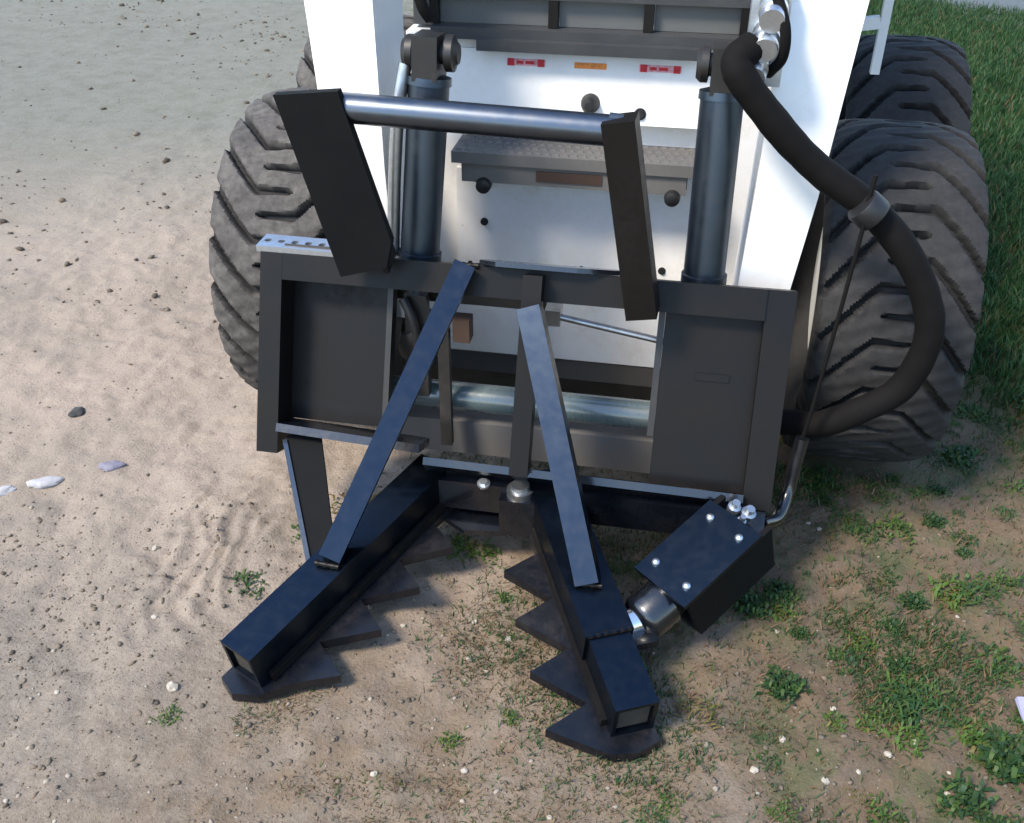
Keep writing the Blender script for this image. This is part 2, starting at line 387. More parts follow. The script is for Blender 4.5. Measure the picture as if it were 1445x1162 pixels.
for x, y, flip in ((.775, .55, 0), (-.632, .55, 1), (.90, 1.41, 0), (-.76, 1.41, 1)):
    w = bpy.data.objects.new('wheel', None); COL.objects.link(w); w.parent = ss
    w.location = V(x, y, TR - .006) - ss_inv; w.rotation_euler = (R(random.uniform(0, 16)), 0, R(180) if flip else 0)
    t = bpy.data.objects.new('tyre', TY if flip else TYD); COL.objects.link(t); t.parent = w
    if rimo is None:
        rimo = finish(rim_bm(), 'rim', M['hub'], w, smooth=35)
    else:
        r_ = bpy.data.objects.new('rim', rimo.data); COL.objects.link(r_); r_.parent = w

# --- chassis: white tub with a front wall, belly and side walls
bm = B()
prof = [(.60, .108), (.605, .40), (.60, .70), (.595, .985), (.70, .985), (2.35, .985), (2.40, .80), (2.40, .30), (2.2, .108)]
poly(bm, [(-.40, y, z) for y, z in prof], (.90, 0, 0))
chassis = sspart(bm, 'chassis', M['white_dirty'], bevel=.012, smooth=40)
bm = B(); box(bm, -.36, .46, .50, .598, .030, .1065); sspart(bm, 'underside_shade', M['black_dirty'], bevel=.008)  # dark box added to stand in for shade below the chassis
# folded front apron with a crease, above the step
bm = B(); hexa(bm, [(-.30, .597, .80), (.335, .597, .80), (.335, .56, .80), (-.30, .56, .80), (-.30, .597, .955), (.335, .597, .955), (.335, .585, .955), (-.30, .585, .955)])
sspart(bm, 'front_apron', M['white'], bevel=.006)
# lower front plate with stiffening lip (below the step)
bm = B(); hexa(bm, [(-.285, .605, .36), (.315, .605, .36), (.315, .565, .36), (-.285, .565, .36), (-.285, .605, .655), (.315, .605, .655), (.315, .59, .655), (-.285, .59, .655)])
sspart(bm, 'access_panel', M['white_dirty'], bevel=.006)
for x, z in ((-.21, .52), (-.25, .40), (.26, .42), (.27, .62), (-.23, .63), (.05, .41)):
    bm = B(); bolt(bm, (x, .589 if z > .6 else .572, z), (0, -1, .1), .007, .008); sspart(bm, 'panel_bolt', M['dark'])
# decals along the upper edge
def decal(x0, x1, z0, z1, mat):
    bm = B(); yb = lambda z: .5602 + (z - .80) / .155 * .025 - .0025
    poly(bm, [(x0, yb(z0), z0), (x1, yb(z0), z0), (x1, yb(z1), z1), (x0, yb(z1), z1)], (0, .002, 0))
    return sspart(bm, 'warning_decal', mat)
for x0, x1, mt, mk in ((-.150, -.058, 'pink', 1), (.012, .088, 'orange', 0), (.165, .262, 'pink', 1)):
    d = decal(x0, x1, .922, .937 if mk else .935, M[mt])
    if mk:
        yb = .5602 + .129 / .155 * .025 - .0042
        for a_, b_, lo, hi in ((x0 + .002, x0 + .018, .921, .938), (x1 - .018, x1 - .002, .921, .938), (x0 + .024, x0 + .040, .926, .933), (x0 + .045, x0 + .066, .926, .933)):
            bm = B(); hexa(bm, [(a_, yb, lo), (b_, yb, lo), (b_, yb + .002, lo), (a_, yb + .002, lo), (a_, yb, hi), (b_, yb, hi), (b_, yb + .002, hi), (a_, yb + .002, hi)]); sspart(bm, 'decal_print', M['red'], parent=d)
# round black plug and lamp stub on the apron
bm = B(); lathe(bm, (.055, .59, .842), (.055, .535, .846), [(0, .025), (.35, .025), (.5, .021), (.8, .019), (1, .010)], 24)
sspart(bm, 'rubber_plug', M['dark'], smooth=40)
bm = B(); bolt(bm, (.175, .566, .826), (0, -1, .1), .010, .010); sspart(bm, 'apron_bolt', M['dark'])
# step with grip bumps
bm = B(); box(bm, -.268, .315, .47, .603, .712, .740); box(bm, -.245, .300, .478, .492, .664, .712); box(bm, -.247, .302, .492, .59, .674, .680)
step = sspart(bm, 'step', M['step'], bevel=.004)
bm = B()
for i in range(26):
    for j in range(4):
        x = -.252 + i * .0218 + (.011 if j % 2 else 0); y = .485 + j * .032
        hexa(bm, [(x - .008, y - .004, .7395), (x + .008, y - .004, .7395), (x + .008, y + .004, .7395), (x - .008, y + .004, .7395)] + [(x - .005, y - .002, .7445), (x + .005, y - .002, .7445), (x + .005, y + .002, .7445), (x - .005, y + .002, .7445)])
g = sspart(bm, 'step_grip', M['step'], parent=step); g['kind'] = 'stuff'
bm = B(); box(bm, -.06, .10, .4755, .478, .676, .702); sspart(bm, 'rust_patch', M['rust'], parent=step)
for x in (-.190, .270):
    bm = B(); lathe(bm, (x, .50, .660), (x, .462, .656), [(0, .018), (.5, .020), (.9, .018), (1, .010)], 16); sspart(bm, 'step_bumper', M['dark'], smooth=40)

# --- cab: dark sill with inset panels, posts, roof, glass
cab = bpy.data.objects.new('cab', None); COL.objects.link(cab); cab.parent = ss; cab.location = -ss_inv
bm = B(); bar(bm, (-.33, .585, .994), (.40, .585, .994), .05, .026, (0, 1, 0)); bar(bm, (-.215, .548, .974), (.30, .548, .974), .024, .024, (0, 1, 0)); bar(bm, (-.33, .61, 1.078), (.40, .61, 1.078), .05, .018, (0, 1, 0)); bar(bm, (-.33, .61, 1.15), (.40, .61, 1.15), .05, .05, (0, 1, 0))
sspart(bm, 'sill', M['grey'], parent=cab, bevel=.004)
for a, b in ((-.32, -.055), (-.03, .165), (.19, .385)):
    bm = B(); hexa(bm, [(a, .605, 1.008), (b, .605, 1.008), (b, .618, 1.008), (a, .618, 1.008), (a, .609, 1.068), (b, .609, 1.068), (b, .622, 1.068), (a, .622, 1.068)])
    sspart(bm, 'sill_panel', M['grey_panel'], parent=cab, bevel=.003)
for x in (-.3265, -.0425, .1775, .394):
    bm = B(); bar(bm, (x, .598, 1.0075), (x, .602, 1.0685), .022, .03, (1, 0, 0)); sspart(bm, 'divider', M['black_plate'], parent=cab, bevel=.002)
for x in (-.36, .44):
    bm = B(); bar(bm, (x, .66, .99), (x, .78, 1.98), .06, .06, (1, 0, 0)); sspart(bm, 'post', M['grey'], parent=cab, bevel=.006)
    bm = B(); bar(bm, (x, 1.75, .99), (x, 1.72, 1.98), .06, .06, (1, 0, 0)); sspart(bm, 'post', M['grey'], parent=cab, bevel=.006)
    bm = B(); poly(bm, [(x, .70, 1.06), (x, 1.72, 1.06), (x, 1.70, 1.94), (x, .80, 1.94)], (.006, 0, 0)); sspart(bm, 'side_mesh', M['dark'], parent=cab)
bm = B(); box(bm, -.42, .50, .72, 1.82, 1.98, 2.05); sspart(bm, 'roof', M['white'], parent=cab, bevel=.02)
bm = B(); poly(bm, [(-.33, .665, 1.14), (.41, .665, 1.14), (.41, .775, 1.95), (-.33, .775, 1.95)], (0, .006, 0)); sspart(bm, 'windscreen', M['glass'], parent=cab)
bm = B(); box(bm, -.38, .48, 1.80, 2.38, .99, 1.42); sspart(bm, 'engine_hood', M['white'], bevel=.03)

# --- lift arms
def arm_outline():
    return [(.155, .52), (.165, .80), (.20, 1.17), (.30, 1.36), (1.0, 1.50), (2.25, 1.62), (2.32, 1.50), (1.0, 1.33), (.50, 1.24), (.41, 1.10), (.36, .80), (.33, .44), (.24, .40), (.17, .44)]
for sgn, name in ((1, 'lift_arm'), (-1, 'lift_arm')):
    bm = B(); pts = arm_outline(); a = []; b = []
    for y, z in pts:
        t = min(max((z - .45) / .62, 0), 1); xo = .472 + (.545 - .472) * t; xi = .375 + (.40 - .375) * t
        if z > 1.2: xi = xo - .13
        a.append(bm.verts.new((.05 + sgn * xi, y, z))); b.append(bm.verts.new((.05 + sgn * xo, y, z)))
    bm.faces.new(a); bm.faces.new(b[::-1])
    for i in range(len(a)): j = (i + 1) % len(a); bm.faces.new([a[i], a[j], b[j], b[i]])
    sspart(bm, name, M['white'], bevel=.022, seg=3, smooth=30)
# --- tilt cylinders
for x0, x1, zt in ((-.268, -.236, 1.032), (.358, .352, 1.035)):
    tc = bpy.data.objects.new('tilt_cylinder', None); COL.objects.link(tc); tc.parent = ss; tc.location = -ss_inv
    top = V(x1, .20, zt); bot = V(x0, .125, .545)
    bm = B(); lathe(bm, top + (bot - top) * .07, bot + (top - bot) * .12, [(0, .03), (.01, .046), (.05, .047), (.052, .043), (.93, .043), (.935, .048), (.99, .048), (1, .03)], 28)
    sspart(bm, 'barrel', M['cylinder'], parent=tc, smooth=40)
    bm = B(); cyl(bm, bot + (top - bot) * .13, bot, .022); sspart(bm, 'rod', M['chrome'], parent=tc, smooth=40)
    bm = B(); bar(bm, top + V(0, .0, .045), top + (bot - top) * .085, .052, .085, (1, 0, 0)); sspart(bm, 'clevis', M['black_dirty'], parent=tc, bevel=.012)
    bm = B(); s = 1 if x1 < 0 else -1
    lathe(bm, top + V(-.055, 0, .008), top + V(.06, 0, .008), [(0, .026), (.08, .034), (.2, .034), (.22, .022), (.76, .022), (.78, .036), (.92, .036), (.95, .024), (1, .020)], 20); sspart(bm, 'pivot_pin', M['black_dirty'], parent=tc, smooth=40)
# a thin hydraulic line beside the left tilt cylinder
bm = B(); tube(bm, smooth_path([(-.285, .185, 1.02), (-.300, .165, .93), (-.312, .15, .80), (-.322, .13, .62)], 8), .014, 12); sspart(bm, 'hydraulic_line', M['steel'], smooth=60)
bm = B(); tube(bm, smooth_path([(-.262, .25, 1.24), (-.266, .22, 1.19), (-.252, .21, 1.13), (-.238, .22, 1.10)], 8), .012, 10); sspart(bm, 'hydraulic_line', M['hose'], smooth=60)
# --- couplers at the right arm
cp = bpy.data.objects.new('hydraulic_coupler', None); COL.objects.link(cp); cp.parent = ss; cp.location = -ss_inv
bm = B(); box(bm, .385, .455, .15, .20, 1.02, 1.20); sspart(bm, 'coupler_block', M['zinc'], parent=cp, bevel=.006)
for z, dx in ((1.065, 0), (1.115, .014), (1.165, .02)):
    bm = B(); lathe(bm, (.405 + dx, .16, z + .01), (.400 + dx, .075, z - .012), [(0, .024), (.25, .026), (.27, .020), (.45, .020), (.47, .026), (.62, .026), (.64, .021), (.8, .021), (.82, .024), (1, .022)], 18)
    sspart(bm, 'coupling', M['zinc'], parent=cp, smooth=35)
bm = B(); tube(bm, smooth_path([(.425, .10, 1.19), (.445, .08, 1.14), (.448, .09, 1.09), (.43, .13, 1.05)], 8), .010, 10); sspart(bm, 'coupler_hose', M['hose'], parent=cp, smooth=60)
# --- upright and bracket behind the right arm
bm = B(); bar(bm, (.742, .90, .86), (.742, .90, 1.30), .022, .022, (1, 0, 0)); bar(bm, (.53, .90, .955), (.7305, .90, .985), .03, .028, (0, 1, 0)); sspart(bm, 'side_guard', M['hub'], bevel=.003)

# --- quick attach frame behind the plate
qa = bpy.data.objects.new('quick_attach', None); COL.objects.link(qa); qa.parent = ss; qa.location = -ss_inv
bm = B(); cyl(bm, (-.37, .115, .272), (.37, .115, .272), .034, n=28); sspart(bm, 'cross_tube', M['tube'], parent=qa, smooth=40)
bm = B(); box(bm, -.34, .345, .095, .165, .120, .212); sspart(bm, 'lower_beam', M['step'], parent=qa, bevel=.005)
bm = B(); box(bm, -.36, .02, .15, .20, .50, .575); sspart(bm, 'upper_beam', M['black_dirty'], parent=qa, bevel=.006)
for x in (-.365, .35):
    bm = B(); poly(bm, [(x, .10, .20), (x, .20, .20), (x, .24, .44), (x, .20, .60), (x, .125, .60), (x, .09, .40)], (.02, 0, 0)); sspart(bm, 'side_plate', M['black_dirty'], parent=qa, bevel=.003)
bm = B(); bar(bm, (-.20, .075, .475), (-.193, .04, .185), .026, .02, (1, 0, 0)); sspart(bm, 'locking_wedge', M['black_dirty'], parent=qa, bevel=.003)
bm = B(); lathe(bm, (-.262, .16, .43), (-.262, .06, .42), [(0, .05), (.3, .055), (.35, .036), (.7, .034), (.75, .046), (.95, .044), (1, .03)], 18); bar(bm, (-.262, .09, .55), (-.262, .07, .30), .05, .03, (1, 0, 0)); sspart(bm, 'lever_pivot', M['black_dirty'], parent=qa, bevel=.004, smooth=35)
bm = B(); tube(bm, smooth_path([(-.285, .06, .55), (-.262, .05, .50), (-.255, .052, .43), (-.275, .05, .36), (-.290, .05, .30)], 8), .010, 10); sspart(bm, 'lock_lever', M['dark'], parent=qa, smooth=60)
bm = B(); box(bm, -.178, -.140, .07, .11, .445, .50); sspart(bm, 'lever_stop', M['rust'], parent=qa, bevel=.008)
bm = B(); cyl(bm, (.045, .085, .527), (.292, .078, .490), .0075, n=12); box(bm, .028, .062, .07, .11, .508, .545); sspart(bm, 'lock_rod', M['steel'], parent=qa, smooth=40)

# ------------------------------------------------------------------ tree puller attachment
tp = thing('tree_puller', 'black V-shaped tree puller with toothed jaws mounted on the skid steer', 'tree puller', (0, -.05, 0))
tpo = V(0, -.05, 0)
def part(bm, name, mat, parent=None, **kw):
    o = finish(bm, name, mat, None, **kw); o.parent = parent or tp
    if parent is None: o.location = -tpo
    return o
LAM = R(23); EW = V(0, math.sin(LAM), math.cos(LAM)); EN = V(0, -math.cos(LAM), math.sin(LAM)); PC = V(0, 0, .417)
def A(u, w, n=0.): return PC + V(u, 0, 0) + EW * w + EN * n
def abox(bm, u0, u1, w0, w1, n0, n1):
    return hexa(bm, [A(u0, w0, n0), A(u1, w0, n0), A(u1, w1, n0), A(u0, w1, n0), A(u0, w0, n1), A(u1, w0, n1), A(u1, w1, n1), A(u0, w1, n1)])
# face panels
bm = B(); abox(bm, -.555, -.318, -.154, .168, -.045, -.033); part(bm, 'face_panel', M['black_plate'], bevel=.002)
bm = B(); abox(bm, .286, .488, -.205, .168, -.004, .010); part(bm, 'face_panel', M['black_plate'], bevel=.002)
# rails and flanges
bm = B(); abox(bm, -.545, .484, .1685, .232, -.006, .046); part(bm, 'top_rail', M['black_plate'], bevel=.006)
bm = B(); abox(bm, -.543, -.43, .2325, .246, -.004, .040); part(bm, 'latch_bracket', M['black_dirty'], bevel=.003)
bm = B(); abox(bm, -.595, -.5455, -.222, .236, -.05, .046); part(bm, 'end_flange', M['black_plate'], bevel=.004)
bm = B(); abox(bm, .4845, .543, -.228, .232, -.012, .040); part(bm, 'end_flange', M['black_plate'], bevel=.004)
# bottom lips
bm = B(); hexa(bm, [A(-.545, -.155, -.035), A(-.215, -.168, -.035), A(-.215, -.186, -.035), A(-.545, -.173, -.035), A(-.545, -.150, .056), A(-.215, -.164, .056), A(-.215, -.182, .060), A(-.545, -.168, .060)]); part(bm, 'bottom_lip', M['black'], bevel=.003)
bm = B(); hexa(bm, [A(-.205, -.215, -.012), A(.484, -.215, -.012), A(.484, -.245, -.012), A(-.205, -.245, -.012), A(-.205, -.190, .055), A(.484, -.195, .055), A(.484, -.212, .057), A(-.205, -.207, .057)]); part(bm, 'bottom_lip', M['black'], bevel=.004)
# inner edges of the opening
bm = B(); abox(bm, -.3175, -.305, -.160, .168, -.03, .004); part(bm, 'panel_edge', M['black_dirty'], bevel=.002)
bm = B(); abox(bm, .272, .2855, -.10, .168, -.02, .012); part(bm, 'panel_edge', M['black_dirty'], bevel=.002)
# embossed lug on right panel
bm = B(); abox(bm, .36, .43, .03, .046, .010, .013); part(bm, 'raised_pad', M['black_plate'], bevel=.001)
# main cross tube below the plate
bm = B(); bar(bm, (-.24, -.085, .165), (.50, -.085, .165), .075, .075, (0, 1, 0)); part(bm, 'cross_beam', M['black'], bevel=.008)
# gusset on the top rail
bm = B(); poly(bm, [A(-.11, .235, .0), A(.20, .235, .0), A(.20, .235, .035), A(.10, .235, .075), A(-.07, .235, .075), A(-.11, .235, .045)], EW * .010); part(bm, 'top_gusset', M['black'], bevel=.003)
# centre post
bm = B(); bar(bm, A(.012, .224, .069), A(.012, -.20, .069), .040, .045, (1, 0, 0)); part(bm, 'center_post', M['black_plate'], bevel=.004)

# guard hoop
bm = B(); poly(bm, [(-0.485, -0.03, 1.007), (-0.356, -0.03, 1.021), (-0.273, -0.03, 0.724), (-0.287, -0.03, 0.666), (-0.388, -0.03, 0.636)], (0, .022, 0)); gl = part(bm, 'guard_leg', M['black_shaded'], bevel=.004)
bm = B(); hexa(bm, [(-.302, -.006, .640), (-.2905, -.006, .640), (-.2905, .055, .660), (-.302, .055, .660), (-.378, -.006, .945), (-.3665, -.006, .945), (-.3665, .045, .945), (-.378, .045, .945)]); part(bm, 'leg_web', M['black_plate'], parent=gl, bevel=.002)
bm = B(); bar(bm, (.241, -.012, .603), (.170, -.006, .994), .062, .062, (1, -.04, 0)); part(bm, 'guard_leg', M['black_plate'], bevel=.014, seg=3, smooth=40)
bm = B(); cyl(bm, (-.385, .004, .981), (.172, .004, .966), .029, n=32); part(bm, 'guard_bar', M['bar'], bevel=.004, smooth=40)
bm = B(); cyl(bm, (.150, .004, .988), (.176, .004, .986), .012, n=16); part(bm, 'bar_cap', M['satin'], smooth=40, bevel=.004)

# perforated latch bar on the left corner
bm = B(); o0 = A(-.604, .262, -.006); ex = V(1, .0, -.01); eyv = V(0, -1, .0); cw, cd, th = .031, .062, .014
for i in range(6):
    c = o0 + ex * (cw * (i + .5)) + eyv * cd / 2; sq = []; oc = []
    for j in range(8):
        a = math.pi / 4 * j; k2 = max(abs(math.cos(a)), abs(math.sin(a)))
        sq.append((math.cos(a) / k2 * cw / 2, math.sin(a) / k2 * cd / 2)); oc.append((math.cos(a) * .0085, math.sin(a) * .0085))
    def lay(pts, dz): return [bm.verts.new(c + ex * px + eyv * py + V(0, 0, dz)) for px, py in pts]
    s1, o1, s2, o2 = lay(sq, 0), lay(oc, 0), lay(sq, -th), lay(oc, -th)
    for j in range(8):
        jn = (j + 1) % 8
        bm.faces.new([s1[j], s1[jn], o1[jn], o1[j]]); bm.faces.new([s2[jn], s2[j], o2[j], o2[jn]]); bm.faces.new([o1[j], o1[jn], o2[jn], o2[j]]); bm.faces.new([s1[jn], s1[j], s2[j], s2[jn]])
lb = part(bm, 'latch_bar', M['zinc'])
bm = B(); bolt(bm, o0 + ex * .176 + eyv * .010 + V(0, 0, .001), (0, 0, 1), .008, .014); part(bm, 'latch_bolt', M['zinc'])

# jaw arms
TIPZ, SL = .074, .158
def arm_pt(tip, d, s, dz=0.): return V(tip[0] + d[0] * s, tip[1] + d[1] * s, TIPZ + SL * s + dz)
JAWS = {'l': ((-.455, -.600), (.44, .898), 1), 'r': ((.308, -.592), (-.43, .903), -1)}
TS = .084
for key, (tip, d, inw) in JAWS.items():
    ja = bpy.data.objects.new('jaw_arm', None); COL.objects.link(ja); ja.parent = tp; ja.location = -tpo
    side = V(d[1], -d[0], 0) * inw                       # horizontal, towards the other jaw
    bm = B(); hollow(bm, arm_pt(tip, d, .60), arm_pt(tip, d, 0), TS, TS + .006, side, .008, .06); part(bm, 'arm_tube', M['sky_black'], parent=ja, bevel=.0035)
    bm = B(); bar(bm, arm_pt(tip, d, .055), arm_pt(tip, d, .010), TS - .018, TS - .012, side); part(bm, 'packed_dirt', M['earth_cap'], parent=ja, bevel=.006)
    # toothed plate under the tube
    off = .062 if key == 'l' else 0.
    out = [(-.020, -.046), (-.034, .0), (-.026 + off * .3, .050), (.0 + off * .8, .088)]
    s0 = off
    notch = [(.050, .155), (.084, .062), (.174, .150), (.208, .060), (.298, .146), (.332, .058), (.422, .138), (.452, .056)]
    out += [(s + s0, L) for s, L in notch]
    out += [(.60, .060), (.60, -.046)]
    zb = -(TS + .006) / 2 - .0005
    bm = B(); poly(bm, [arm_pt(tip, d, s, zb - (.0 if s > 0 else 0)) + side * L for s, L in out], (0, 0, -.021)); part(bm, 'toothed_plate', M['black_soil'], parent=ja, bevel=.002)
    # inner wear strip along the tube side
    bm = B(); bar(bm, arm_pt(tip, d, .56, -.034) + side * (TS / 2 + .006), arm_pt(tip, d, .03, -.034) + side * (TS / 2 + .006), .012, .02, side); part(bm, 'wear_strip', M['black_plate'], parent=ja, bevel=.002)
    if key == 'r':
        bm = B(); bar(bm, arm_pt(tip, d, .58, .002), arm_pt(tip, d, .155, .002), TS + .014, TS + .018, side); part(bm, 'arm_sleeve', M['sky_black'], parent=ja, bevel=.004)
        bm = B(); p = arm_pt(tip, d, .165, 0) - side * (TS / 2 + .03); bar(bm, p + side * .025, p - side * .03, .05, .016, d3 if False else V(d[0], d[1], 0)); part(bm, 'cylinder_lug', M['black'], parent=ja, bevel=.004)
# hub plates where the jaws meet
bm = B(); zz = lambda y: TIPZ + SL * (y + .6) / .9 + .052
box(bm, -.03, .06, -.16, -.105, .10, .195); part(bm, 'hub_block', M['black'], bevel=.006)
bm = B(); poly(bm, [(x, y, zz(y) - .118) for x, y in ((-.205, -.045), (.06, -.045), (.055, -.12), (-.02, -.15), (-.11, -.16), (-.18, -.12))], (0, 0, .012)); part(bm, 'hub_plate', M['black'], bevel=.003)
bm = B(); lathe(bm, (.012, -.13, .194), (.012, -.13, .222), [(0, .03), (.6, .03), (.62, .022), (1, .02)], 20); part(bm, 'pivot_pin', M['steel'], smooth=35)
bm = B(); bolt(bm, (-.072, -.12, .2035), (0, -.2, 1), .010, .010); part(bm, 'hub_bolt', M['zinc'])

# braces and strut
tl, dl, _ = JAWS['l']; tr, dr, _ = JAWS['r']
bt = arm_pt(tl, dl, .255, .052)
bm = B(); bar(bm, A(-.137, .232, .060), bt, .046, .044, (1, .25, 0)); part(bm, 'brace', M['sky_steel'], bevel=.006, seg=3)
bb = arm_pt(tr, dr, .275, .056)
bm = B(); bar(bm, A(.013, .158, .104), bb + V(0, -.008, -.004), .048, .046, (1, -.1, 0)); part(bm, 'brace', M['sky_steel'], bevel=.006, seg=3)
st0, st1 = V(-.515, -.085, .262), arm_pt(tl, dl, .235, .036) + V(-.012, .03, 0)
bm = B(); bar(bm, st0 + V(.02, 0, 0), st1, .078, .012, (.80, .60, .25), .052); st = part(bm, 'strut', M['black_shaded'], bevel=.002)
e_ = V(.80, .60, .25).normalized()
bm = B(); bar(bm, st0 + V(.02, 0, 0) - e_ * .044, st1 - e_ * .031, .010, .022, (.80, .60, .25)); part(bm, 'strut_lit_edge', M['satin'], parent=st, bevel=.002)  # lighter strip painted as the sunlit edge of the strut
# weld beads
s_ = V(dr[1], -dr[0], 0) * -1
for a_, b_ in ((bt + V(-.026, -.018, -.002), bt + V(.026, -.022, -.002)), (bb + V(-.028, -.018, 0), bb + V(.028, -.016, 0)), (A(-.165, .232, .047), A(-.11, .232, .047)),
               (arm_pt(tr, dr, .152, .048) - s_ * .045, arm_pt(tr, dr, .152, .048) + s_ * .045)):
    bm = B(); weld(bm, a_, b_); part(bm, 'weld_bead', M['black_plate'], smooth=60)

# cylinder housing on the right
hx = V(-.100, -.112, -.050); hd = hx.normalized()                    # housing axis, towards the jaw
hs = V(.80, -.58, 0); hs = (hs - hd * hs.dot(hd)).normalized(); hn = hd.cross(hs)
if hn.z < 0: hn = -hn
hc = V(.400, -.272, .210)
hl = .222; hw = .138
def Hh(a, b, c): return hc + hd * a + hs * b + hn * c
cy = bpy.data.objects.new('cylinder_housing', None); COL.objects.link(cy); cy.parent = tp; cy.location = -tpo
bm = B(); hexa(bm, [Hh(-hl / 2, -hw / 2, 0), Hh(hl / 2, -hw / 2, 0), Hh(hl / 2, hw / 2, 0), Hh(-hl / 2, hw / 2, 0), Hh(-hl / 2, -hw / 2, .010), Hh(hl / 2, -hw / 2, .010), Hh(hl / 2, hw / 2, .010), Hh(-hl / 2, hw / 2, .010)]); part(bm, 'cover_plate', M['sky_black'], parent=cy, bevel=.003)
bm = B()
for a, b in ((-hl / 2 - .03, hw / 2 - .012),): 
    hexa(bm, [Hh(a, hw / 2 - .014, -.135), Hh(hl / 2 - .03, hw / 2 - .014, -.135), Hh(hl / 2 - .03, hw / 2 - .002, -.135), Hh(a, hw / 2 - .002, -.135), Hh(a, hw / 2 - .014, -.0008), Hh(hl / 2 - .012, hw / 2 - .014, -.0008), Hh(hl / 2 - .012, hw / 2 - .002, -.0008), Hh(a, hw / 2 - .002, -.0008)])
    hexa(bm, [Hh(a, -hw / 2 + .002, -.10), Hh(hl / 2 - .02, -hw / 2 + .002, -.10), Hh(hl / 2 - .02, -hw / 2 + .014, -.10), Hh(a, -hw / 2 + .014, -.10), Hh(a, -hw / 2 + .002, -.0008), Hh(hl / 2 - .03, -hw / 2 + .002, -.0008), Hh(hl / 2 - .03, -hw / 2 + .014, -.0008), Hh(a, -hw / 2 + .014, -.0008)])
part(bm, 'housing_walls', M['black_shaded'], parent=cy, bevel=.003)
bm = B(); hexa(bm, [(.435, -.17, .125), (.536, -.17, .125), (.536, -.098, .135), (.435, -.098, .135), (.435, -.175, .205), (.530, -.19, .205), (.536, -.104, .225), (.435, -.104, .225)]); part(bm, 'mount_bracket', M['black'], parent=cy, bevel=.004)
bm = B(); cyl(bm, Hh(.055, hw / 2 - .0135, -.125), Hh(.055, -hw / 2 + .0135, -.125), .030, n=24); part(bm, 'rounded_end', M['black'], parent=cy, smooth=40, bevel=.003)
for a, b in ((-.076, -.037), (-.076, .040), (.074, -.044), (.074, .040)):
    bm = B(); p = Hh(a, b, .010); lathe(bm, p, p + hn * .009, [(0, .0085), (.4, .0085), (.75, .006), (1, .002)], 14); part(bm, 'cover_bolt', M['zinc'], parent=cy, smooth=50)
cyo = bpy.data.objects.new('jaw_cylinder', None); COL.objects.link(cyo); cyo.parent = tp; cyo.location = -tpo
bm = B(); lathe(bm, Hh(-.10, 0, -.050), Hh(.180, -.004, -.050), [(0, .03), (.02, .043), (.72, .043), (.74, .050), (.93, .050), (.97, .044), (1, .030)], 28); part(bm, 'barrel', M['black'], parent=cyo, smooth=40)
bm = B(); lathe(bm, Hh(.165, -.004, -.046), Hh(.240, -.03, -.030), [(0, .029), (.60, .029), (.64, .036), (.9, .038), (1, .024)], 24); part(bm, 'rod', M['chrome'], parent=cyo, smooth=40)
bm = B(); lathe(bm, Hh(.215, -.020, -.115), Hh(.215, -.020, -.020), [(0, .020), (.15, .024), (.3, .018), (.7, .018), (.72, .024), (1, .020)], 18); part(bm, 'rod_pin', M['black'], parent=cyo, smooth=40)
# fittings at the back corner of the cover
bm = B(); 
for q, r in (((.462, -.165, .262), .014), ((.492, -.165, .250), .016), ((.478, -.188, .246), .010)):
    lathe(bm, V(q) - V(.0, 0, .02), V(q) + V(.006, -.008, .012), [(0, r * .8), (.3, r), (.6, r), (.62, r * .7), (1, r * .6)], 10)
part(bm, 'hose_fitting', M['zinc'], smooth=30)

# hoses
path = smooth_path([(.395, .10, 1.105), (.368, .075, 1.085), (.378, .06, 1.060), (.421, .06, 1.010), (.489, .065, .940), (.556, .07, .885), (.638, .062, .835), (.720, .045, .760), (.781, .035, .665), (.804, .03, .572), (.778, .03, .462), (.706, .02, .402), (.635, .040, .345), (.575, .075, .318), (.50, .10, .30), (.43, .11, .29)], 10)
bm = B(); rnd = [random.uniform(.97, 1.03) for _ in range(200)]
tube(bm, path, .0285, 16, lambda t: 1 + .02 * math.sin(t * 60) + .012 * math.sin(t * 173)); part(bm, 'hydraulic_hose', M['hose'], smooth=60)
bm = B(); tube(bm, smooth_path([(.640, .030, .905), (.634, .022, .850), (.634, .010, .838), (.621, -.01, .66), (.604, -.02, .43), (.594, -.02, .325)], 8), .0045, 8); part(bm, 'return_hose', M['hose'], smooth=60)
bm = B(); lathe(bm, (.655, .030, .825), (.625, .030, .848), [(0, .033), (.1, .0345), (.9, .0345), (1, .033)], 18); part(bm, 'hose_clamp', M['dark'], smooth=40)
bm = B(); tube(bm, smooth_path([(.596, -.02, .345), (.590, -.03, .29), (.583, -.05, .22), (.565, -.10, .19), (.53, -.14, .20)], 8), .0145, 12); part(bm, 'hose_end', M['black'], smooth=60)

# ------------------------------------------------------------------ ground cover
def place(x, y): return float(ground_h(np.array([x]), np.array([y]))[0])
def in_view(x, y):   # inside the camera's ground footprint, generously
    cx, cy = .304, -1.805; dx, dy = x - cx, y - cy; c, s = math.cos(R(10.5)), math.sin(R(10.5))
    rx = dx * c + dy * s; ry = -dx * s + dy * c
    return (np.abs(rx) < .58 * (ry * .83 + .87) + .15) & (ry > .75)
def blocked(x, y):   # under the tyres or chassis
    b = (y > .30) & (y < 2.4) & (x > -.40) & (x < .50)
    for px, py in ((.775, .55), (-.632, .55), (.90, 1.41), (-.76, 1.41)): b |= (np.abs(x - px) < .17) & (np.abs(y - py) < .20)
    return b
ico_v = []; 
_b = B(); bmesh.ops.create_icosphere(_b, subdivisions=1, radius=1); ICO_V = np.array([v.co[:] for v in _b.verts]); ICO_F = np.array([[v.index for v in f.verts] for f in _b.faces]); _b.free()
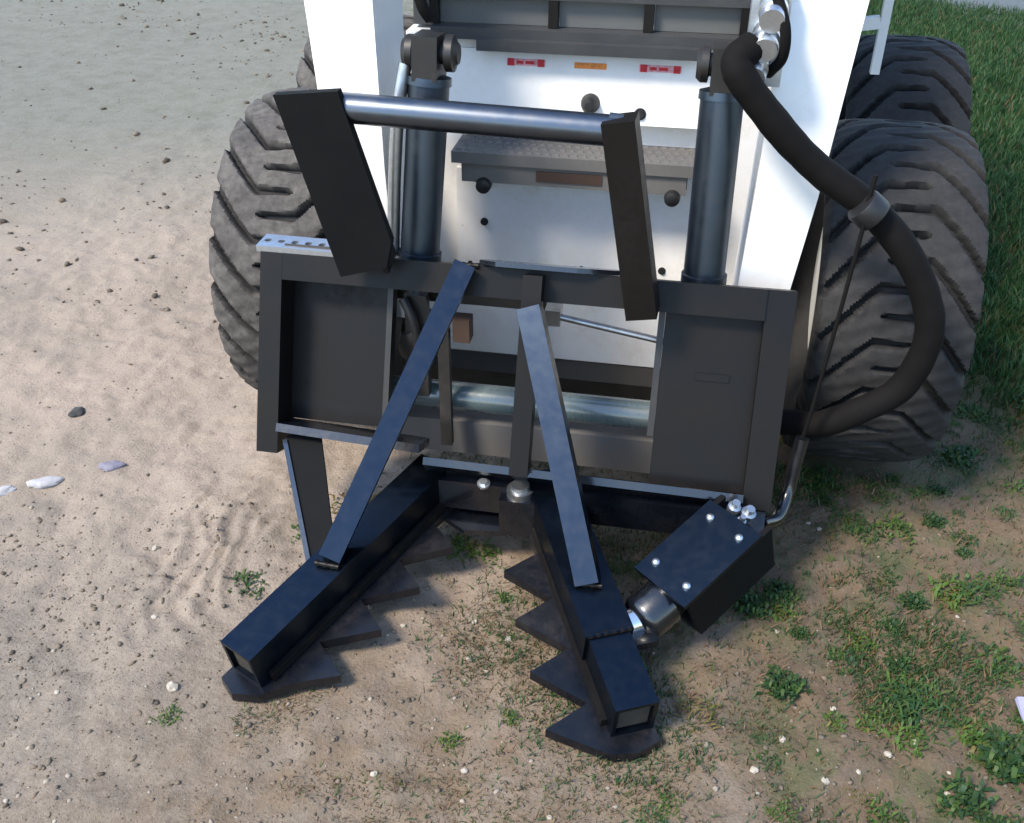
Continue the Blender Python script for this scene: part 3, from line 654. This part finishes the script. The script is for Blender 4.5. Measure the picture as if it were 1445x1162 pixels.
def stones_mesh(name, n, smin, smax, mats, pick, seed, xr=(-2.2, 1.7), yr=(-1.1, 2.2)):
    rg = np.random.RandomState(seed); xs = rg.uniform(*xr, n * 6); ys = rg.uniform(*yr, n * 6)
    k = pick(xs, ys, rg) & in_view(xs, ys) & ~blocked(xs, ys); xs, ys = xs[k][:n], ys[k][:n]; n = len(xs)
    zs = ground_h(xs, ys); s = smin * (smax / smin) ** (rg.rand(n) ** 3.2)
    vs = ICO_V[None] * (1 + .28 * rg.randn(n, len(ICO_V), 1).clip(-1.5, 1.5)) * (np.array([1, .8, .6])[None, None] * rg.uniform(.7, 1.2, (n, 1, 3)))
    a = rg.uniform(0, 6.283, n); c, sn = np.cos(a)[:, None], np.sin(a)[:, None]
    vx = vs[..., 0] * c - vs[..., 1] * sn; vy = vs[..., 0] * sn + vs[..., 1] * c
    P = np.stack([vx * s[:, None] + xs[:, None], vy * s[:, None] + ys[:, None], vs[..., 2] * s[:, None] + zs[:, None] + .15 * s[:, None]], -1)
    F = (ICO_F[None] + (np.arange(n) * len(ICO_V))[:, None, None]).reshape(-1, 3)
    me = np_mesh(name, P.reshape(-1, 3), F, mats, smooth=False)
    me.polygons.foreach_set('material_index', np.repeat(rg.choice(len(mats), n, p=[.38, .30, .20, .12][:len(mats)] if len(mats) == 4 else None), len(ICO_F)).astype(np.int32)[:len(me.polygons)])
    o = bpy.data.objects.new(name, me); COL.objects.link(o); o['kind'] = 'stuff'; return o
def flat(name, c, rough=.9, var=.35, scale=60):
    k = Nd(name); n = k.noise(scale, 3); return k.set(base=k.mix(n, tuple(v * (1 - var) for v in c), tuple(min(1, v * (1 + var)) for v in c)), rough=rough, spec=.25)
ST = [flat('stone_tan', (.165, .128, .092)), flat('stone_grey', (.13, .108, .083)), flat('stone_dark', (.085, .068, .05)), flat('stone_pale', (.28, .24, .19))]
def pick_gravel(x, y, rg):
    d = .05 + .80 * sstep(-y + .5 * fbm(x, y, 1.9, 3, 61), .0, .6) ; d = d * (.35 + .65 * sstep(fbm(x, y, 3.3, 3, 62), -.35, .25))
    return rg.rand(len(x)) < d
gr = stones_mesh('gravel', 15000, .0014, .0075, ST, pick_gravel, 3); stones_mesh('loose_stones', 1500, .005, .022, ST[:3], lambda x, y, rg: rg.rand(len(x)) < .15 + .85 * sstep(fbm(x, y, 1.1, 3, 64), -.1, .4), 8, (-5.5, -.5), (.8, 6.5))
# pale pebbles one can count
PEB = []
for i in range(4):
    bm = B(); bmesh.ops.create_icosphere(bm, subdivisions=2, radius=1)
    for v in bm.verts: v.co = Vector((v.co.x, v.co.y * .8, v.co.z * .55)) * (1 + .22 * math.sin(v.co.x * 5 + i) * math.cos(v.co.y * 4 + 2 * i) + random.uniform(-.07, .07))
    me = bpy.data.meshes.new('pebble'); bm.to_mesh(me); bm.free(); me.materials.append(flat('pebble_pale', (.36, .32, .26)) if i < 3 else ST[1]); PEB.append(me)
rg = random.Random(11)
def pebble(x, y, s, label, group=None, mesh=None, cat='pebble', name='pebble', stretch=1.):
    o = bpy.data.objects.new(name, mesh or rg.choice(PEB[:3])); COL.objects.link(o); o.location = (x, y, place(x, y) + s * .22); o.scale = (s * stretch, s, s); o.rotation_euler = (rg.uniform(-.2, .2), rg.uniform(-.2, .2), rg.uniform(0, 6.28))
    o['label'] = label; o['category'] = cat
    if group: o['group'] = group
    return o
n = 0
while n < 44:
    x, y = rg.uniform(-1.0, 1.1), rg.uniform(-.95, .15)
    if not in_view(np.array([x]), np.array([y]))[0]: continue
    if x < -.2 and rg.random() < .45: continue
    if abs(x + .44) < .17 and y < -.2 or abs(x - .25) < .2 and -.7 < y: continue
    pebble(x, y, rg.uniform(.004, .0085), 'small pale pebble lying loose on the weedy dirt', 'pale pebbles on the dirt'); n += 1
pebble(-.583 - .02, -.62, .014, 'cream pebble above the lone green sprout at lower left', None, PEB[1])
sr = flat('rock_dark', (.06, .06, .058)); sb = flat('rock_bluish', (.19, .18, .22)); sw = flat('rock_white', (.36, .35, .35))
def rock(x, y, s, mat, label, cat, stretch=1., name='rock', rz=0., flatz=.7):
    bm = B(); bmesh.ops.create_icosphere(bm, subdivisions=3, radius=1)
    for v in bm.verts: v.co *= 1 + .45 * float(vnoise(np.array([v.co.x * 1.6 + s * 900]), np.array([v.co.y * 1.6 + v.co.z]), 5)[0])
    for v in bm.verts: v.co = Vector((v.co.x * stretch, v.co.y, v.co.z * flatz)) * (1 + random.uniform(-.06, .06))
    for v in bm.verts: v.co *= s
    o = finish(bm, name, mat, smooth=32); o.location = (x, y, place(x, y) + s * .12); o.rotation_euler = (0, 0, rz); o['label'] = label; o['category'] = cat; return o
rock(-1.316, .24, .020, sr, 'dark upright clod on the pale sand at far left', 'clod', 1.2, 'clod', 1.4)
rock(-1.10, .035, .020, sb, 'bluish grey flat stone at the left, right of the whitish rock', 'stone', 1.7, 'stone', .4)
rock(-1.235, -.055, .020, sw, 'whitish jagged rock at the left edge of the photo', 'rock', 2.2, 'rock', .5)
rock(-1.315, -.105, .018, sw, 'white broken lump cut by the left edge of the photo', 'rock', 1.5, 'rock', .6)
bm = B(); hexa(bm, [(-.012, -.03, 0), (.012, -.03, 0), (.014, .03, .002), (-.010, .03, .002), (-.012, -.03, .002), (.012, -.03, .002), (.014, .03, .012), (-.010, .03, .012)])
lit = finish(bm, 'paper_scrap', flat('lilac_paper', (.30, .29, .42), .7, .1)); lit.location = (1.045, -.39, place(1.045, -.39) + .012); lit.rotation_euler = (.25, .1, .25); lit['label'] = 'pale lilac paper scrap among weeds at the right edge'; lit['category'] = 'scrap'

# --- grass: one closed lawn, plus thin sparse blades
def leafmat(name, a, b):
    k = Nd(name); n = k.noise(14, 4, .6); n2 = k.noise(1.4, 3, .6)
    k.set(base=k.mix(k.mix(.5, k.ramp(n, [(.3, 0.), (.7, 1.)]), k.ramp(n2, [(.35, 0.), (.65, 1.)])), a, b), rough=.55, spec=.3)
    k.b.inputs['Subsurface Weight'].default_value = 0
    tr = k.n.new('ShaderNodeBsdfTranslucent'); mx = k.n.new('ShaderNodeMixShader'); mx.inputs[0].default_value = .25
    tr.inputs[0].default_value = (*b, 1)
    out = k.n['Material Output']; k.l.new(k.b.outputs[0], mx.inputs[1]); k.l.new(tr.outputs[0], mx.inputs[2]); k.l.new(mx.outputs[0], out.inputs[0]); return k.m
GR = [leafmat('grass_mid', (.022, .066, .020), (.042, .100, .032)), leafmat('grass_dark', (.014, .046, .016), (.028, .074, .024)), leafmat('grass_straw', (.13, .075, .038), (.19, .125, .065)), leafmat('grass_lime', (.05, .085, .015), (.085, .12, .03))]
def blades(name, xs, ys, hmin, hmax, wid, probs, seed, lean=.7):
    rg = np.random.RandomState(seed); n = len(xs); zs = ground_h(xs, ys) - .003
    h = rg.uniform(hmin, hmax, n); a = rg.uniform(0, 6.283, n); b = rg.uniform(0, 6.283, n); l = rg.uniform(.15, lean, n) * h
    wx, wy = np.cos(a) * wid, np.sin(a) * wid; lx, ly = np.cos(b) * l, np.sin(b) * l
    base = np.stack([xs, ys, zs], -1)
    p0 = base - np.stack([wx, wy, 0 * wx], -1); p1 = base + np.stack([wx, wy, 0 * wx], -1)
    m = base + np.stack([lx * .4, ly * .4, h * .6], -1); p2 = m - .8 * np.stack([wx, wy, 0 * wx], -1); p3 = m + .8 * np.stack([wx, wy, 0 * wx], -1)
    p4 = base + np.stack([lx, ly, h], -1)
    P = np.stack([p0, p1, p2, p3, p4], 1).reshape(-1, 3); o = np.arange(n)[:, None] * 5
    F = np.stack([o + [0, 1, 3], o + [0, 3, 2], o + [2, 3, 4]], 1).reshape(-1, 3)
    me = np_mesh(name, P, F, GR, smooth=True)
    me.polygons.foreach_set('material_index', np.repeat(rg.choice(4, n, p=probs), 3).astype(np.int32)[:len(me.polygons)])
    ob = bpy.data.objects.new(name, me); COL.objects.link(ob); ob['kind'] = 'stuff'; return ob
rgn = np.random.RandomState(5)
xs = rgn.uniform(.9, 4.6, 420000); ys = rgn.uniform(.0, 7.2, 420000)
kk = (rgn.rand(len(xs)) < lawn_mask(xs, ys)) & in_view(xs, ys) & ~blocked(xs, ys)
xs, ys = xs[kk][:90000], ys[kk][:90000]
blades('lawn_grass', xs, ys, .025, .065, .0028, [.55, .32, .05, .08], 1)
# sparse blades in clumps over the weedy dirt
xs = rgn.uniform(-.35, 1.7, 300000); ys = rgn.uniform(-1.0, 2.2, 300000)
cl = sstep(fbm(xs, ys, 3.6, 4, 71, .6), -.12, .34)
kk = (rgn.rand(len(xs)) < weed_mask(xs, ys) * (.10 + cl)) & in_view(xs, ys) & ~blocked(xs, ys)
xs, ys = xs[kk][:70000], ys[kk][:70000]
blades('sparse_grass', xs, ys, .007, .026, .0015, [.42, .22, .24, .12], 2, 1.2)
# dry thatch between the jaws
xs = rgn.uniform(-.45, .6, 40000); ys = rgn.uniform(-1.0, .0, 40000)
cl = sstep(fbm(xs, ys, 5., 3, 81, .6), -.05, .4)
kk = (rgn.rand(len(xs)) < cl * .5) & in_view(xs, ys)
blades('dry_thatch', xs[kk][:11000], ys[kk][:11000], .005, .016, .0013, [.10, .05, .60, .25], 3, 1.8)

# --- weeds: leafy little plants one can count
LM = [leafmat('leaf_green', (.036, .078, .016), (.066, .115, .024)), leafmat('leaf_dark', (.018, .046, .014), (.036, .072, .020)), leafmat('leaf_lime', (.06, .12, .018), (.10, .16, .03)), leafmat('leaf_yellow', (.12, .105, .025), (.17, .14, .035))]
def weed_mesh(n, spread, hgt, mat, seed, width=.32):
    rg = random.Random(seed); bm = B()
    for i in range(n):
        a = rg.uniform(0, 6.28); L = rg.uniform(.55, 1.); r0 = rg.uniform(0, .35) * spread; el = rg.uniform(.15, 1.1)
        d = V(math.cos(a), math.sin(a), 0); s = V(-d.y, d.x, 0); z0 = rg.uniform(0, .45) * hgt
        b0 = d * r0 * .4 + V(0, 0, z0); ln = spread * L; w = ln * width * rg.uniform(.7, 1.2)
        p = [b0, b0 + d * ln * .45 + V(0, 0, hgt * el * .55), b0 + d * ln * .8 + V(0, 0, hgt * el * .6), b0 + d * ln + V(0, 0, hgt * el * .35)]
        vv = [bm.verts.new(p[0])] + [bm.verts.new(q) for q in (p[1] - s * w / 2, p[1] + V(0, 0, -.15 * w), p[1] + s * w / 2, p[2] - s * w * .38, p[2] + V(0, 0, -.1 * w), p[2] + s * w * .38, p[3])]
        for f in ((0, 2, 1), (0, 3, 2), (1, 2, 5, 4), (2, 3, 6, 5), (4, 5, 7), (5, 6, 7)): bm.faces.new([vv[j] for j in f])
    me = bpy.data.meshes.new('weed'); bm.to_mesh(me); bm.free(); me.materials.append(mat); me.polygons.foreach_set('use_smooth', [True] * len(me.polygons)); return me
def tuft_mesh(n, rad, hgt, ln, wd, mats, seed):
    rg = random.Random(seed); bm = B(); mi = []
    for i in range(n):
        a, r0 = rg.uniform(0, 6.28), rad * math.sqrt(rg.random()) * (.6 + .4 * rg.random()); p = V(math.cos(a) * r0, math.sin(a) * r0, rg.uniform(0, .35) * hgt)
        b = rg.uniform(0, 6.28); d = V(math.cos(b), math.sin(b), 0); sd = V(-d.y, d.x, 0); L = ln * rg.uniform(.5, 1.2); w = wd * rg.uniform(.6, 1.2); up = hgt * rg.uniform(.1, 1.) * (1.1 - r0 / rad * .7)
        q = [p - sd * w * .3, p + sd * w * .3, p + d * L * .55 + sd * w * .5 + V(0, 0, up), p + d * L * .55 - sd * w * .5 + V(0, 0, up), p + d * L + V(0, 0, up * rg.uniform(.5, 1.1))]
        v = [bm.verts.new(t) for t in q]; k = rg.choices(range(len(mats)), [6, 3, 2][:len(mats)])[0]
        for f in ((0, 1, 2, 3), (3, 2, 4)): fc = bm.faces.new([v[j] for j in f]); fc.material_index = k
    me = bpy.data.meshes.new('weed'); bm.to_mesh(me); bm.free()
    for m in mats: me.materials.append(m)
    me.polygons.foreach_set('use_smooth', [True] * len(me.polygons)); return me
WM = [tuft_mesh(80, .046, .016, .014, .0048, [LM[0], LM[2], GR[3]], 1), tuft_mesh(150, .052, .026, .018, .0075, [LM[1], LM[0], GR[1]], 2), tuft_mesh(76, .038, .017, .013, .0048, [LM[2], LM[0], LM[3]], 3),
      tuft_mesh(100, .052, .022, .021, .0030, [GR[0], LM[0], GR[3]], 4), tuft_mesh(90, .048, .012, .013, .0030, [LM[3], GR[2], GR[3]], 5), tuft_mesh(80, .046, .014, .013, .0048, [LM[1], GR[3], LM[0]], 6)]
def weed(x, y, me, label, s=1., group=None):
    o = bpy.data.objects.new('weed', me); COL.objects.link(o); o.location = (x, y, place(x, y) - .002); o.rotation_euler = (0, 0, rg.uniform(0, 6.28)); o.scale = (s, s, s)
    o['label'] = label; o['category'] = 'weed'
    if group: o['group'] = group
    return o
weed(.972, -.066, WM[2], 'bright lime weed clump on the dirt right of the machine', 1.7)
weed(1.00, -.50, WM[1], 'large dark leafy weed at the lower right corner edge', 1.45)
weed(.955, -.475, WM[2], 'lime green weed tucked against the large dark one', 1.3)
weed(1.02, -.27, WM[5], 'low dark weed above the lilac paper scrap', 1.6)
weed(-.583, -.686, WM[0], 'lone small green sprout on the gravel at lower left', .75)
weed(-.50, -.13, WM[0], 'green weed just left of the left strut', 1.1)
weed(-.565, -.33, WM[5], 'narrow dark green weed beside the left jaw', 1.2)
weed(-.135, -.12, WM[2], 'yellow green weed in the shade under the jaw hub', 1.3)
weed(-.075, -.125, WM[0], 'green weed under the hub between the jaws', 1.2)
weed(-.41, -.03, WM[4], 'yellowing weed between the strut and the left brace', 1.9)
weed(-.38, -.06, WM[2], 'lime weed between the strut and the left brace', 1.4)
weed(.86, -.42, WM[3], 'tall pale green weed in the right foreground', 1.5)
weed(.84, -.36, WM[0], 'green weed behind the tall pale one in the right foreground', 1.2)
weed(.90, -.60, WM[1], 'dark green weed at the bottom edge on the right', 1.1)
spots = []; tries = 0
while len(spots) < 270 and tries < 60000:
    tries += 1
    x, y = rg.uniform(-.4, 1.65), rg.uniform(-.95, 1.1)
    a = np.array([x]), np.array([y])
    if not in_view(*a)[0] or blocked(*a)[0] or rg.random() > float(weed_mask(*a)[0]) * (.30 + .9 * max(0, float(vnoise(a[0] * 3.7, a[1] * 3.7, 91)[0]) + .35)): continue
    if abs(x + .34 + .49 * (y + .37)) < .06 and -.66 < y < 0 or abs(x - .20 + .47 * (y + .37)) < .06 and -.66 < y < 0: continue
    if x < .35 and rg.random() < .2: continue
    spots.append((x, y))
for x, y in spots:
    kind = rg.choice([0, 1, 2, 3, 5, 4] if x > .4 else [2, 4, 0, 4, 3])
    tone = ['mid green', 'dark green', 'lime green', 'thin-bladed green', 'yellowing', 'small dark'][kind]; where = 'right of the tree puller' if x > .4 else 'around and between the jaws'
    weed(x, y, WM[kind], tone + ' weed growing out of the sparse dirt ' + where, rg.uniform(.35, 1.25) if x > .4 else rg.uniform(.3, .8), tone + ' weeds ' + where)
